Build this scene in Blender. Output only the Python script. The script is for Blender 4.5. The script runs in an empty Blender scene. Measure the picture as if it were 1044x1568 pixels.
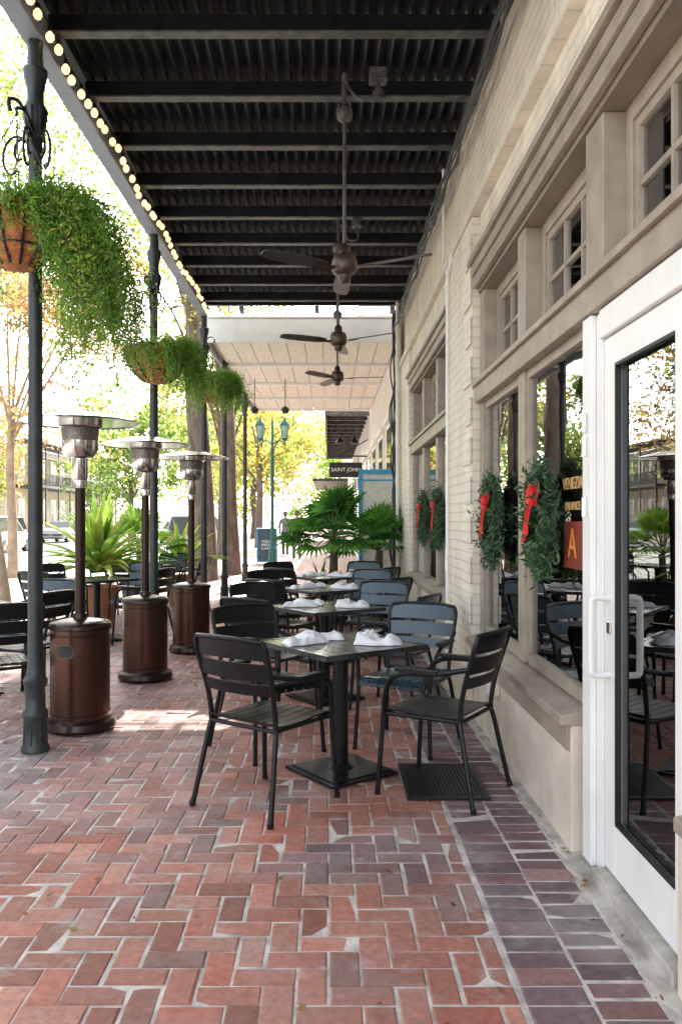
import bpy, math, random
import numpy as np
from mathutils import Vector, Matrix, noise
random.seed(7); np.random.seed(7)
S=bpy.context.scene
COL=S.collection
R=random.uniform
# ------------------------------------------------------------ materials
def nt(name):
    m=bpy.data.materials.new(name); m.use_nodes=True
    return m,m.node_tree.nodes,m.node_tree.links,m.node_tree.nodes['Principled BSDF']
def mat(name,c,rough=.6,metal=0,var=.15,scale=6,bump=0,bscale=40,spec=None,stretch=None,dirt=None):
    m,N,L,B=nt(name)
    tc=N.new('ShaderNodeTexCoord'); vec=tc.outputs['Object']
    if stretch:
        mp=N.new('ShaderNodeMapping'); mp.inputs['Scale'].default_value=stretch
        L.new(vec,mp.inputs[0]); vec=mp.outputs[0]
    n=N.new('ShaderNodeTexNoise'); n.inputs['Scale'].default_value=scale; n.inputs['Detail'].default_value=6
    L.new(vec,n.inputs['Vector'])
    r=N.new('ShaderNodeValToRGB'); r.color_ramp.elements[0].position=.3; r.color_ramp.elements[1].position=.7
    lo=[x*(1-var) for x in c]; hi=[min(1,x*(1+var)) for x in c]
    if dirt: lo=list(dirt)
    r.color_ramp.elements[0].color=(*lo,1); r.color_ramp.elements[1].color=(*hi,1)
    L.new(n.outputs['Fac'],r.inputs[0]); L.new(r.outputs[0],B.inputs['Base Color'])
    mr=N.new('ShaderNodeMapRange'); mr.inputs[3].default_value=max(0,rough-.08); mr.inputs[4].default_value=min(1,rough+.1)
    L.new(n.outputs['Fac'],mr.inputs[0]); L.new(mr.outputs[0],B.inputs['Roughness'])
    B.inputs['Metallic'].default_value=metal
    if spec is not None: B.inputs['Specular IOR Level'].default_value=spec
    if bump:
        n2=N.new('ShaderNodeTexNoise'); n2.inputs['Scale'].default_value=bscale; n2.inputs['Detail'].default_value=5
        L.new(vec,n2.inputs['Vector'])
        b=N.new('ShaderNodeBump'); b.inputs['Strength'].default_value=bump; b.inputs['Distance'].default_value=.01
        L.new(n2.outputs['Fac'],b.inputs['Height']); L.new(b.outputs[0],B.inputs['Normal'])
    return m
def mat_attr(name,rough=.8,transl=0,nscale=30,bump=.3,spec=.3,stain=False):
    m,N,L,B=nt(name)
    a=N.new('ShaderNodeAttribute'); a.attribute_name='col'
    tc=N.new('ShaderNodeTexCoord')
    n=N.new('ShaderNodeTexNoise'); n.inputs['Scale'].default_value=nscale; n.inputs['Detail'].default_value=7; n.inputs['Roughness'].default_value=.7
    L.new(tc.outputs['Object'],n.inputs['Vector'])
    mr=N.new('ShaderNodeMapRange'); mr.inputs[1].default_value=.3; mr.inputs[2].default_value=.7; mr.inputs[3].default_value=.72; mr.inputs[4].default_value=1.3
    L.new(n.outputs['Fac'],mr.inputs[0])
    mx=N.new('ShaderNodeVectorMath'); mx.operation='SCALE'
    L.new(a.outputs['Color'],mx.inputs[0]); L.new(mr.outputs[0],mx.inputs['Scale'])
    out=mx.outputs[0]
    if stain:
        for (sc,p0,p1,colr,amt) in ((1.7,.48,.68,(.40,.36,.345,1),.5),(7,.56,.72,(.58,.53,.49,1),.4),(.9,.5,.75,(.17,.125,.12,1),.4),(3.1,.58,.7,(.14,.10,.10,1),.45)):
            s=N.new('ShaderNodeTexNoise'); s.inputs['Scale'].default_value=sc; s.inputs['Detail'].default_value=9; s.inputs['Roughness'].default_value=.65
            mp=N.new('ShaderNodeMapping'); mp.inputs['Location'].default_value=(sc*3,sc*5,0); L.new(tc.outputs['Object'],mp.inputs[0]); L.new(mp.outputs[0],s.inputs['Vector'])
            q=N.new('ShaderNodeMapRange'); q.inputs[1].default_value=p0; q.inputs[2].default_value=p1; q.inputs[4].default_value=amt; L.new(s.outputs['Fac'],q.inputs[0])
            mi=N.new('ShaderNodeMixRGB'); L.new(q.outputs[0],mi.inputs[0]); L.new(out,mi.inputs[1]); mi.inputs[2].default_value=colr; out=mi.outputs[0]
    L.new(out,B.inputs['Base Color']); B.inputs['Roughness'].default_value=rough
    B.inputs['Specular IOR Level'].default_value=spec
    if bump:
        b=N.new('ShaderNodeBump'); b.inputs['Strength'].default_value=bump; b.inputs['Distance'].default_value=.006
        L.new(n.outputs['Fac'],b.inputs['Height']); L.new(b.outputs[0],B.inputs['Normal'])
    if transl:
        t=N.new('ShaderNodeBsdfTranslucent'); L.new(mx.outputs[0],t.inputs['Color'])
        ms=N.new('ShaderNodeMixShader'); ms.inputs[0].default_value=transl
        L.new(B.outputs[0],ms.inputs[1]); L.new(t.outputs[0],ms.inputs[2])
        L.new(ms.outputs[0],N['Material Output'].inputs['Surface'])
    return m
def mat_brick(name,c1,c2,mortar,axis='YZ',bw=.215,bh=.075,ms=.01,bump=.6,rough=.8,var=.0):
    m,N,L,B=nt(name)
    tc=N.new('ShaderNodeTexCoord'); sp=N.new('ShaderNodeSeparateXYZ'); cb=N.new('ShaderNodeCombineXYZ')
    L.new(tc.outputs['Object'],sp.inputs[0])
    L.new(sp.outputs[axis[0]],cb.inputs[0]); L.new(sp.outputs[axis[1]],cb.inputs[1])
    bt=N.new('ShaderNodeTexBrick'); L.new(cb.outputs[0],bt.inputs['Vector'])
    bt.inputs['Color1'].default_value=(*c1,1); bt.inputs['Color2'].default_value=(*c2,1); bt.inputs['Mortar'].default_value=(*mortar,1)
    bt.inputs['Scale'].default_value=1; bt.inputs['Mortar Size'].default_value=ms; bt.inputs['Brick Width'].default_value=bw; bt.inputs['Row Height'].default_value=bh
    bt.inputs['Mortar Smooth'].default_value=.4
    mp=N.new('ShaderNodeMapping'); mp.inputs['Scale'].default_value=(1.4,1.4,.35); L.new(tc.outputs['Object'],mp.inputs[0])
    n=N.new('ShaderNodeTexNoise'); n.inputs['Scale'].default_value=3; n.inputs['Detail'].default_value=9; n.inputs['Roughness'].default_value=.6
    L.new(mp.outputs[0],n.inputs['Vector'])
    mr=N.new('ShaderNodeMapRange'); mr.inputs[1].default_value=.3; mr.inputs[2].default_value=.62; mr.inputs[3].default_value=.80; mr.inputs[4].default_value=1.05
    L.new(n.outputs['Fac'],mr.inputs[0])
    mx=N.new('ShaderNodeVectorMath'); mx.operation='SCALE'; L.new(bt.outputs['Color'],mx.inputs[0]); L.new(mr.outputs[0],mx.inputs['Scale'])
    L.new(mx.outputs[0],B.inputs['Base Color']); B.inputs['Roughness'].default_value=rough
    b=N.new('ShaderNodeBump'); b.invert=True; b.inputs['Strength'].default_value=bump; b.inputs['Distance'].default_value=.008
    L.new(bt.outputs['Fac'],b.inputs['Height'])
    n2=N.new('ShaderNodeTexNoise'); n2.inputs['Scale'].default_value=60; L.new(tc.outputs['Object'],n2.inputs['Vector'])
    b2=N.new('ShaderNodeBump'); b2.inputs['Strength'].default_value=.25; b2.inputs['Distance'].default_value=.004
    L.new(n2.outputs['Fac'],b2.inputs['Height']); L.new(b.outputs[0],b2.inputs['Normal']); L.new(b2.outputs[0],B.inputs['Normal'])
    return m
def mat_glass(name,tint=(.88,.9,.88)):
    m,N,L,B=nt(name)
    N.remove(B)
    t=N.new('ShaderNodeBsdfTransparent'); t.inputs[0].default_value=(*tint,1)
    g=N.new('ShaderNodeBsdfGlossy'); g.inputs['Roughness'].default_value=.0; g.inputs['Color'].default_value=(.95,.96,.97,1)
    f=N.new('ShaderNodeFresnel'); f.inputs[0].default_value=1.6
    tc=N.new('ShaderNodeTexCoord'); n=N.new('ShaderNodeTexNoise'); n.inputs['Scale'].default_value=1.3
    L.new(tc.outputs['Object'],n.inputs['Vector'])
    b=N.new('ShaderNodeBump'); b.inputs['Strength'].default_value=.08; b.inputs['Distance'].default_value=.02
    L.new(n.outputs['Fac'],b.inputs['Height']); L.new(b.outputs[0],g.inputs['Normal'])
    ma=N.new('ShaderNodeMath'); ma.operation='MULTIPLY_ADD'; ma.inputs[1].default_value=1.35; ma.inputs[2].default_value=.03; ma.use_clamp=True
    L.new(f.outputs[0],ma.inputs[0])
    ms=N.new('ShaderNodeMixShader'); L.new(ma.outputs[0],ms.inputs[0]); L.new(t.outputs[0],ms.inputs[1]); L.new(g.outputs[0],ms.inputs[2])
    L.new(ms.outputs[0],N['Material Output'].inputs['Surface'])
    return m
def mat_emit(name,c,s):
    m,N,L,B=nt(name)
    B.inputs['Base Color'].default_value=(*c,1); B.inputs['Emission Color'].default_value=(*c,1); B.inputs['Emission Strength'].default_value=s
    return m
# ------------------------------------------------------------ mesh builder
class M:
    def __init__(s): s.v=[]; s.f=[]; s.c=[]
    def add(s,vs,fs,col=None):
        o=len(s.v); s.v+= [tuple(p) for p in vs]; s.f+=[tuple(i+o for i in f) for f in fs]
        if col is not None: s.c+=[col]*len(fs)
        return s
    def box(s,x0,x1,y0,y1,z0,z1,mtx=None,col=None):
        vs=[Vector(p) for p in [(x0,y0,z0),(x1,y0,z0),(x1,y1,z0),(x0,y1,z0),(x0,y0,z1),(x1,y0,z1),(x1,y1,z1),(x0,y1,z1)]]
        if mtx: vs=[mtx@p for p in vs]
        return s.add(vs,[(0,3,2,1),(4,5,6,7),(0,1,5,4),(1,2,6,5),(2,3,7,6),(3,0,4,7)],col)
    def tube(s,pts,r,n=8,smooth=0,cap=True,col=None):
        P=[Vector(p) for p in pts]
        rr=list(r) if hasattr(r,'__len__') else [r]*len(P)
        if smooth:
            Q=[];q=[]
            for i in range(len(P)-1):
                p0=P[max(i-1,0)];p1=P[i];p2=P[i+1];p3=P[min(i+2,len(P)-1)]
                for k in range(smooth):
                    t=k/smooth
                    Q.append(.5*((2*p1)+(p2-p0)*t+(2*p0-5*p1+4*p2-p3)*t*t+(3*p1-p0-3*p2+p3)*t**3)); q.append(rr[i]*(1-t)+rr[i+1]*t)
            Q.append(P[-1]); q.append(rr[-1]); P=Q; rr=q
        T=[]
        for i in range(len(P)):
            a=P[max(i-1,0)]; b=P[min(i+1,len(P)-1)]; d=(b-a); T.append(d.normalized() if d.length>1e-9 else Vector((0,0,1)))
        u=T[0].orthogonal().normalized(); vs=[]
        for i,p in enumerate(P):
            if i: 
                u=(u-T[i]*u.dot(T[i])); u=u.normalized() if u.length>1e-6 else T[i].orthogonal().normalized()
            w=T[i].cross(u)
            for k in range(n):
                a=2*math.pi*k/n; vs.append(p+(u*math.cos(a)+w*math.sin(a))*rr[i])
        fs=[]
        for i in range(len(P)-1):
            for k in range(n):
                fs.append((i*n+k,i*n+(k+1)%n,(i+1)*n+(k+1)%n,(i+1)*n+k))
        if cap: fs.append(tuple(range(n-1,-1,-1))); fs.append(tuple((len(P)-1)*n+k for k in range(n)))
        return s.add(vs,fs,col)
    def lathe(s,prof,c=(0,0,0),n=24,col=None):
        vs=[];fs=[]
        for r,z in prof:
            for k in range(n):
                a=2*math.pi*k/n; vs.append((c[0]+r*math.cos(a),c[1]+r*math.sin(a),c[2]+z))
        for i in range(len(prof)-1):
            for k in range(n): fs.append((i*n+k,i*n+(k+1)%n,(i+1)*n+(k+1)%n,(i+1)*n+k))
        fs.append(tuple(range(n-1,-1,-1))); fs.append(tuple((len(prof)-1)*n+k for k in range(n)))
        return s.add(vs,fs,col)
    def xf(s,m): s.v=[tuple(m@Vector(p)) for p in s.v]; return s
    def mesh(s,name,mt,smooth=False):
        me=bpy.data.meshes.new(name); me.from_pydata(s.v,[],s.f)
        if s.c:
            a=me.attributes.new('col','FLOAT_COLOR','FACE')
            arr=np.ones((len(s.c),4),dtype=np.float32); arr[:,:3]=np.array(s.c,dtype=np.float32); a.data.foreach_set('color',arr.ravel())
        me.materials.append(mt)
        if smooth:
            me.polygons.foreach_set('use_smooth',[True]*len(me.polygons)); me.set_sharp_from_angle(angle=.7)
        me.update(); return me
    def obj(s,name,mt,parent=None,smooth=False,bevel=0):
        o=bpy.data.objects.new(name,s.mesh(name,mt,smooth)); COL.objects.link(o)
        if parent: o.parent=parent
        if bevel:
            b=o.modifiers.new('b','BEVEL'); b.width=bevel; b.segments=2; b.limit_method='ANGLE'
        return o
def grp(name,loc=(0,0,0),rz=0,sc=1):
    e=bpy.data.objects.new(name,None); e.empty_display_size=.2; COL.objects.link(e); e.location=loc; e.rotation_euler=(0,0,rz); e.scale=(sc,sc,sc); return e
def bx(name,x0,x1,y0,y1,z0,z1,mt,parent=None,bevel=0):
    return M().box(x0,x1,y0,y1,z0,z1).obj(name,mt,parent,bevel=bevel)
def inst(name,parts,loc,rz=0,sc=1):
    e=grp(name,loc,rz,sc)
    for n,me in parts:
        o=bpy.data.objects.new(n,me); COL.objects.link(o); o.parent=e
    return e
def quads(cent,size,cols,name,mt,parent,aspect=.5,flat=None):
    N=len(cent); cent=np.array(cent); size=np.array(size).reshape(-1,1) if hasattr(size,'__len__') else np.full((N,1),size)
    a=np.random.normal(size=(N,3)); a/=np.linalg.norm(a,axis=1,keepdims=True)
    b=np.random.normal(size=(N,3)); 
    if flat is not None:
        a[:,2]*=flat; a/=np.linalg.norm(a,axis=1,keepdims=True); b[:,2]*=flat
    b-= (a*b).sum(1,keepdims=True)*a; b/=np.linalg.norm(b,axis=1,keepdims=True)
    V=np.stack([cent-a*size,cent-b*size*aspect,cent+a*size,cent+b*size*aspect],1).reshape(-1,3)
    me=bpy.data.meshes.new(name); me.vertices.add(4*N); me.vertices.foreach_set('co',V.astype(np.float32).ravel())
    me.loops.add(4*N); me.loops.foreach_set('vertex_index',np.arange(4*N,dtype=np.int32))
    me.polygons.add(N); me.polygons.foreach_set('loop_start',np.arange(0,4*N,4,dtype=np.int32))
    me.update(calc_edges=True)
    at=me.attributes.new('col','FLOAT_COLOR','FACE'); arr=np.ones((N,4),dtype=np.float32); arr[:,:3]=np.array(cols); at.data.foreach_set('color',arr.ravel())
    me.materials.append(mt); o=bpy.data.objects.new(name,me); COL.objects.link(o)
    if parent: o.parent=parent
    return o
# ------------------------------------------------------------ material set
m_cream=mat_brick('painted_brick',(.86,.785,.65),(.82,.745,.61),(.75,.67,.54),bump=.55)
m_stucco=mat('stucco',(.74,.65,.53),.85,var=.08,scale=3,bump=.35,bscale=60,dirt=(.56,.475,.38))
m_white=mat('white_paint',(.84,.83,.79),.35,var=.05,scale=5,bump=.08,bscale=20)
m_whitew=mat('white_plank',(.86,.80,.69),.6,var=.08,scale=4,stretch=(8,.6,1))
m_tan=mat('taupe_trim',(.25,.20,.15),.5,var=.15,scale=5,bump=.1,bscale=30)
m_tan2=mat('taupe_trim_light',(.35,.29,.225),.45,var=.18,scale=7,bump=.15)
m_black=mat('black_steel',(.010,.010,.011),.36,var=.5,scale=8,bump=.1,bscale=50)
m_flange=mat('worn_lit_steel',(.085,.08,.072),.4,var=.6,scale=9,bump=.1)  # lighter than joist webs: lit underside painted into flanges; also small fittings
m_iron=mat('cast_iron',(.022,.028,.028),.4,var=.4,scale=9,bump=.15,bscale=40)
m_grey=mat('grey_fascia',(.25,.275,.31),.5,var=.15,scale=2)
m_chair=mat('chair_paint',(.006,.007,.008),.36,var=.3,scale=10,bump=.03,spec=.3)
m_chair_sky=mat('chair_sky_reflection',(.025,.055,.075),.28,var=.3,scale=10,bump=.03)  # blue is the sky's reflection painted into the slat colour
m_table=mat('table_top',(.03,.034,.034),.2,var=.5,scale=7,stretch=(1,8,1))
m_bronze=mat('bronze_heater',(.085,.043,.028),.27,metal=.8,var=.12,scale=1.5)
m_brz2=mat('bronze_trim',(.04,.025,.018),.28,metal=.7,var=.15)
m_steel=mat('stainless',(.56,.54,.51),.16,metal=1,var=.12,scale=8)
m_mesh=mat('burner_mesh',(.2,.18,.16),.4,metal=.8,var=.5,scale=80)
m_glass=mat_glass('window_glass')
m_mortar=mat('mortar',(.56,.51,.46),.95,var=.4,scale=9,bump=.6,bscale=90)
m_brk=mat_attr('paver_brick',.62,nscale=30,bump=.55,spec=.4,stain=True)
m_conc=mat('concrete',(.54,.50,.43),.9,var=.15,scale=6,bump=.5,bscale=40,dirt=(.27,.24,.21))
m_road=mat('road_concrete',(.45,.44,.42),.9,var=.15,scale=.8,bump=.3,bscale=30)
m_ground=mat('ground_soil',(.22,.2,.15),.95,var=.3,scale=.3)
m_leaf=mat_attr('leaf',.55,transl=.55,nscale=4,bump=0)
m_fern=mat_attr('fern_leaf',.5,transl=.45,nscale=6,bump=0)
m_bark=mat('bark',(.15,.115,.09),.95,var=.5,scale=9,bump=1,bscale=14,stretch=(1,1,.25))
m_bark2=mat('smooth_bark',(.36,.26,.18),.85,var=.3,scale=5,bump=.4,bscale=12)
m_coco=mat('coco_liner',(.42,.16,.06),.95,var=.45,scale=30,bump=1,bscale=90)
m_terra=mat('terracotta_pot',(.33,.14,.08),.8,var=.15)
m_potd=mat('dark_pot',(.05,.05,.055),.6)
m_red=mat('red_ribbon',(.66,.01,.01),.5,var=.2,scale=15)
m_bulb=mat_emit('bulb',(1,.70,.38),1.5)
m_cloth=mat('white_napkin',(.84,.84,.84),.85,var=.04,scale=20,bump=.2,bscale=60)
m_teal=mat('teal_paint',(.03,.14,.14),.45)
m_blue=mat('blue_frame',(.05,.30,.50),.5)
m_in=mat('interior_wall',(.24,.17,.12),.7,var=.3,scale=1)
m_inf=mat('interior_floor',(.13,.07,.045),.3,var=.3,scale=3)
m_wood=mat('red_wood',(.34,.12,.06),.35,var=.3,scale=6,stretch=(1,6,1))
m_wire=mat('black_cable',(.012,.012,.012),.5)
m_fan=mat('fan_blade',(.045,.036,.03),.4,var=.3)
m_fanm=mat('fan_motor',(.085,.06,.045),.35,metal=.6,var=.3)
m_stem=mat('stem',(.1,.16,.04),.7)
m_dg=mat('dark_glass',(.06,.07,.07),.08)
# ------------------------------------------------------------ ground
bx('ground',-400,400,-200,600,-.6,-.16,m_ground)
road=grp('road')
bx('road_surface',-20,-4.1,-40,300,-.3,-.13,m_road,road)
m_line=mat('road_paint',(.75,.74,.7),.7,var=.15,scale=8)
mm=M()
for y in range(-10,200,9): mm.box(-12.1,-11.95,y,y+3,-.128,-.126)
mm.box(-6.55,-6.45,-30,200,-.128,-.126)
mm.obj('lane_markings',m_line,road)
kerb=grp('kerb'); mm=M()
for i in range(-6,60): mm.box(-4.12,-3.93,i*2.0+.004,i*2.0+1.996,-.16,-.002)
mm.obj('kerb_stone',m_conc,kerb,bevel=.012)
mm=M().box(-20.2,-20.0,-30,200,-.16,0); mm.obj('far_kerb_stone',m_conc,kerb)
sw=grp('sidewalk')
bx('mortar_bed',-3.93,1.12,-4,24,-.15,-.004,m_mortar,sw)
m_swf=mat_brick('far_paving',(.38,.21,.17),(.33,.2,.17),(.46,.42,.38),axis='XY',bw=.2,bh=.1,ms=.008,bump=.2)
bx('far_paving',-3.93,1.12,24,120,-.15,-.003,m_swf,sw)
bx('opposite_pavement',-24.5,-20.2,-30,200,-.16,-.01,m_conc,sw)
C=.1015
mm=M()
def brick(x0,x1,y0,y1,col,x_lo=-9,x_hi=9,g0=.006):
    x0=max(x0,x_lo);x1=min(x1,x_hi)
    if x1-x0<.03: return
    gg=g0+R(-.004,.003); x0+=gg/1.3;x1-=gg/1.3;y0+=gg/1.3;y1-=gg/1.3
    b=.004; h=R(-.003,.0025); tx=R(-.002,.002); ty=R(-.002,.002)
    jx=R(-.0025,.0025); jy=R(-.0025,.0025); x0+=jx;x1+=jx;y0+=jy;y1+=jy
    w=[R(0,.0045) for _ in range(8)]
    vs=[(x0,y0,-.012),(x1,y0,-.012),(x1,y1,-.012),(x0,y1,-.012),(x0,y0,h-.003),(x1,y0,h-.003),(x1,y1,h-.003),(x0,y1,h-.003),
        (x0+b+w[0],y0+b+w[1],h-tx-ty),(x1-b-w[2],y0+b+w[3],h+tx-ty),(x1-b-w[4],y1-b-w[5],h+tx+ty),(x0+b+w[6],y1-b-w[7],h-tx+ty)]
    fs=[(8,9,10,11),(4,5,9,8),(5,6,10,9),(6,7,11,10),(7,4,8,11),(0,1,5,4),(1,2,6,5),(2,3,7,6),(3,0,4,7)]
    mm.add(vs,fs,col)
def bcol(x,y):
    n=noise.noise(Vector((x*.55,y*.45,3.1))); n2=noise.noise(Vector((x*1.3+9,y*1.1,7)))
    red=Vector((.40,.13,.088)); pink=Vector((.49,.25,.185)); mauve=Vector((.34,.245,.24)); dark=Vector((.2,.115,.10)); br=Vector((.29,.115,.08))
    t=random.random()
    c=red.lerp(pink,random.random()*.85)
    if t>.75: c=c.lerp(br,.85)
    w=max(0,min(1,(-x-.55)*.5+n*1.0+n2*.4))
    c=c.lerp(mauve,w*R(.4,.95))
    if t<.06: c=c.lerp(dark,.7)
    if n2<-.3: c=c.lerp(dark,.3)
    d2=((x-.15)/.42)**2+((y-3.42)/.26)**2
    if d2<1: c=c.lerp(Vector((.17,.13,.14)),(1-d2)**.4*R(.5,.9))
    if x<-1.7 and 3.9<y<5.2: c=c.lerp(Vector((.30,.28,.27)),.55)
    return tuple(c*R(.78,1.16))
xhi=.575
for j in range(-5,int(24/C)):
    for i in range(-39,7):
        t=(i-j)%4; x=i*C; y=j*C
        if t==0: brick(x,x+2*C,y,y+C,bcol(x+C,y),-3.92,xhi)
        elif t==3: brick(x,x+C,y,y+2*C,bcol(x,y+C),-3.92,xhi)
for j in range(-5,int(24/C)):
    y=j*C
    for k in range(2):
        x=.59+k*.203
        d=Vector((.14,.095,.105)).lerp(Vector((.27,.13,.115)),random.random()**2*.8)
        if random.random()<.06: d=d.lerp(Vector((.38,.24,.2)),.5)
        brick(x,x+.203,y+(k*.03),y+C+(k*.03),tuple(d*R(.8,1.2)),g0=.0085)
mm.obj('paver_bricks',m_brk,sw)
pts=[]
for i in range(0,400):
    y=1+i*.035; a=.995+noise.noise(Vector((y*2.3,0,0)))*.035+noise.noise(Vector((y*9,0,0)))*.03
    pts.append((a,y))
vs=[];fs=[]
for a,y in pts: vs+=[(a,y,-.012),(a+.012,y,.005),(1.12,y,.018)]
for i in range(len(pts)-1):
    for k in range(2): fs.append((i*3+k,i*3+k+1,i*3+4+k,i*3+3+k))
mm=M(); mm.add(vs,fs); mm.obj('mortar_edge',m_conc,sw,smooth=True)
pts=[];cs=[]
for i in range(520):
    if i<200: x,y=random.gauss(-1.9,.5),R(6.3,11)
    elif i<260: x,y=R(.9,1.03),R(2,9)
    else: x,y=R(-3.8,1),2+abs(random.gauss(0,6))
    if x>1.03: x=.9
    pts.append((x,y,.008 if x<.97 else .02)); cs.append(random.choice([(.34,.2,.07),(.3,.13,.05),(.42,.3,.12),(.2,.12,.06)]))
quads(pts,np.random.uniform(.006,.022,len(pts)),cs,'fallen_leaves',m_leaf,None,flat=.12)
gr=grp('drain_grate',(.62,4.5,0))
mm=M(); mm.box(-.215,.215,-.3,-.28,.004,.016).box(-.215,.215,.28,.3,.004,.016).box(-.215,-.195,-.28,.28,.004,.016).box(.195,.215,-.28,.28,.004,.016)
for i in range(19): x=-.185+i*.0205; mm.box(x,x+.008,-.28,.28,.005,.013)
for i in range(26): y=-.27+i*.0215; mm.box(-.195,.195,y,y+.007,.0055,.0125)
mm.obj('grate_bars',m_black,gr); bx('pit_shade_sheet',-.2,.2,-.29,.29,.0025,.004,m_wire,gr)  # flat black sheet painted in for the shade under the bars
# ------------------------------------------------------------ corner restaurant building
B=grp('restaurant_building')
def wall(n,*a,mt=m_cream,bevel=0): return bx(n,*a,mt,B,bevel)
wall('upper_wall',1.10,1.5,-6,12.3,3.32,8.5)
wall('upper_band',1.03,1.10,-6,12.3,3.66,3.74,mt=m_cream)
wall('knee_wall_near',1.055,1.3,-6,2.48,0,.50,mt=m_stucco,bevel=.01)
wall('knee_wall',1.05,1.3,3.535,5.95,0,.555,mt=m_stucco,bevel=.008)
for (a,b,z,xx) in ((3.53,5.95,.555,1.0),(-6,2.485,.50,1.045),(7.1,10.7,.70,1.0)):
    m_=M(); m_.add([(xx,a,z),(xx,b,z),(1.2,b,z),(1.2,a,z),(xx,a,z+.045),(xx,b,z+.045),(1.2,b,z+.085),(1.2,a,z+.085)],[(0,1,2,3),(4,7,6,5),(0,4,5,1),(1,5,6,2),(2,6,7,3),(3,7,4,0)]); m_.obj('sill',m_tan2,B,bevel=.006)
wall('sill_band',1.035,1.06,3.56,5.94,.44,.553,mt=m_tan2,bevel=.005)
wall('knee_wall_far',1.06,1.3,7.1,10.7,0,.698,mt=m_stucco)
wall('pier',1.04,1.4,5.95,7.1,0,3.655,mt=m_cream,bevel=.008)
wall('pier_base',1.015,1.05,5.93,7.12,0,.35,mt=m_stucco,bevel=.008)
wall('pier_far',1.05,1.4,10.7,12.3,0,3.655,mt=m_cream,bevel=.008)
wall('panel_above_far',1.08,1.4,7.1,10.7,3.30,3.655,mt=m_cream)
wall('quoin_strip',1.0,1.05,11.9,12.3,0,4.6,mt=m_cream,bevel=.01)
mm=M()
for i in range(11): mm.box(1.022,1.04,5.94,6.16+.1*(i%2),.4+i*.29,.4+i*.29+.20)
mm.obj('pier_quoins',m_cream,B,bevel=.008)
for (y0,y1) in ((-6,5.93),(7.12,10.68)):
    wall('transom_bar',1.06,1.2,y0,y1,2.29,2.42,mt=m_tan2,bevel=.006)
    wall('transom_bar_lip',1.035,1.06,y0,y1,2.405,2.44,mt=m_tan2,bevel=.005)
    wall('lintel_soffit',1.085,1.3,y0,y1,3.09,3.319,mt=m_tan)
    wall('lintel_mould_1',1.045,1.085,y0-.0,y1,3.12,3.20,mt=m_tan2,bevel=.008)
    wall('lintel_mould_2',1.025,1.085,y0-.0,y1,3.203,3.27,mt=m_tan2,bevel=.012)
    wall('lintel_mould_3',1.00,1.098,y0-.0,y1,3.273,3.315,mt=m_tan2,bevel=.008)
def post(y0,y1,z0,z1,x0=1.10,x1=1.16,mt=m_tan2): wall('mullion',x0,x1,y0,y1,z0,z1,mt=mt,bevel=.005)
post(2.40,2.49,.585,2.29); post(.9,1.0,.585,2.29)
post(4.60,4.75,.64,2.29); post(5.83,5.945,.64,2.29)
for a,b in ((3.535,4.6),(4.75,5.83)):
    wall('sash',1.115,1.15,a,a+.035,.66,2.288,mt=m_tan2); wall('sash',1.115,1.15,b-.035,b,.66,2.288,mt=m_tan2)
    wall('sash',1.115,1.15,a+.035,b-.035,.64,.70,mt=m_tan2); wall('sash',1.115,1.15,a+.035,b-.035,2.24,2.288,mt=m_tan2)
bx('window_pane',1.138,1.142,3.55,5.83,.69,2.26,m_glass,B)
bx('window_pane',1.138,1.142,-6,2.42,.56,2.27,m_glass,B)
post(8.25,8.4,.78,2.29); post(9.45,9.6,.78,2.29); post(7.1,7.2,.78,2.29); post(10.6,10.7,.78,2.29)
bx('window_pane',1.138,1.142,7.15,10.65,.76,2.28,m_glass,B)
tp=[(3.28,3.50),(4.58,4.76),(5.80,5.945),(2.0,2.16),(.7,.85),(-.6,-.45)]
for a,b in tp: post(a,b,2.421,3.089,1.10,1.26,m_tan2)
for a,b in ((7.1,7.22),(8.25,8.4),(9.45,9.6),(10.58,10.7)): post(a,b,2.421,3.089,1.10,1.26,m_tan2)
def transom(a,b):
    z0,z1=2.421,3.089
    for (p,q,r,s) in ((a,a+.07,z0,z1),(b-.07,b,z0,z1),(a+.07,b-.07,z0,z0+.07),(a+.07,b-.07,z1-.07,z1)): wall('transom_frame',1.19,1.25,p,q,r,s,mt=m_tan2,bevel=.004)
    for (p,q,r,s) in ((a+.07,a+.11,z0+.07,z1-.07),(b-.11,b-.07,z0+.07,z1-.07),(a+.11,b-.11,z0+.07,z0+.11),(a+.11,b-.11,z1-.11,z1-.07)): wall('transom_sash',1.205,1.24,p,q,r,s,mt=m_tan2)
    w=(b-a-.22)
    for k in (1,2): y=a+.11+w*k/3; wall('muntin',1.207,1.236,y-.012,y+.012,z0+.11,z1-.11,mt=m_tan2)
    zz=(z0+z1)/2; wall('muntin',1.209,1.234,a+.11,b-.11,zz-.012,zz+.012,mt=m_tan2)
    bx('transom_pane',1.222,1.225,a+.1,b-.1,z0+.1,z1-.1,m_glass,B)
for a,b in ((4.76,5.80),(3.50,4.58),(2.16,3.28),(.85,2.0),(-.45,.7),(7.22,8.25),(8.4,9.45),(9.6,10.58)): transom(a,b)
I=[('floor',1.3,8,-6,12.2,-.1,.01,m_inf),('back',8,8.1,-6,12.2,0,3.6,m_in),('end_a',1.3,8,12.1,12.2,0,3.6,m_in),('end_b',1.3,8,-6.1,-6,0,3.6,m_in),('ceil',1.3,8,-6,12.2,3.5,3.6,m_in)]
for n,*a in I: wall('interior_'+n,*a[:6],mt=a[6])
wall('roof',1.5,14,-6,12.3,8.3,8.5,mt=m_conc); wall('back_wall',13.8,14,-6,12.3,0,8.3); wall('parapet',1.05,1.55,-6,12.3,8.5,9,mt=m_cream)
D=grp('glass_door')
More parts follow.
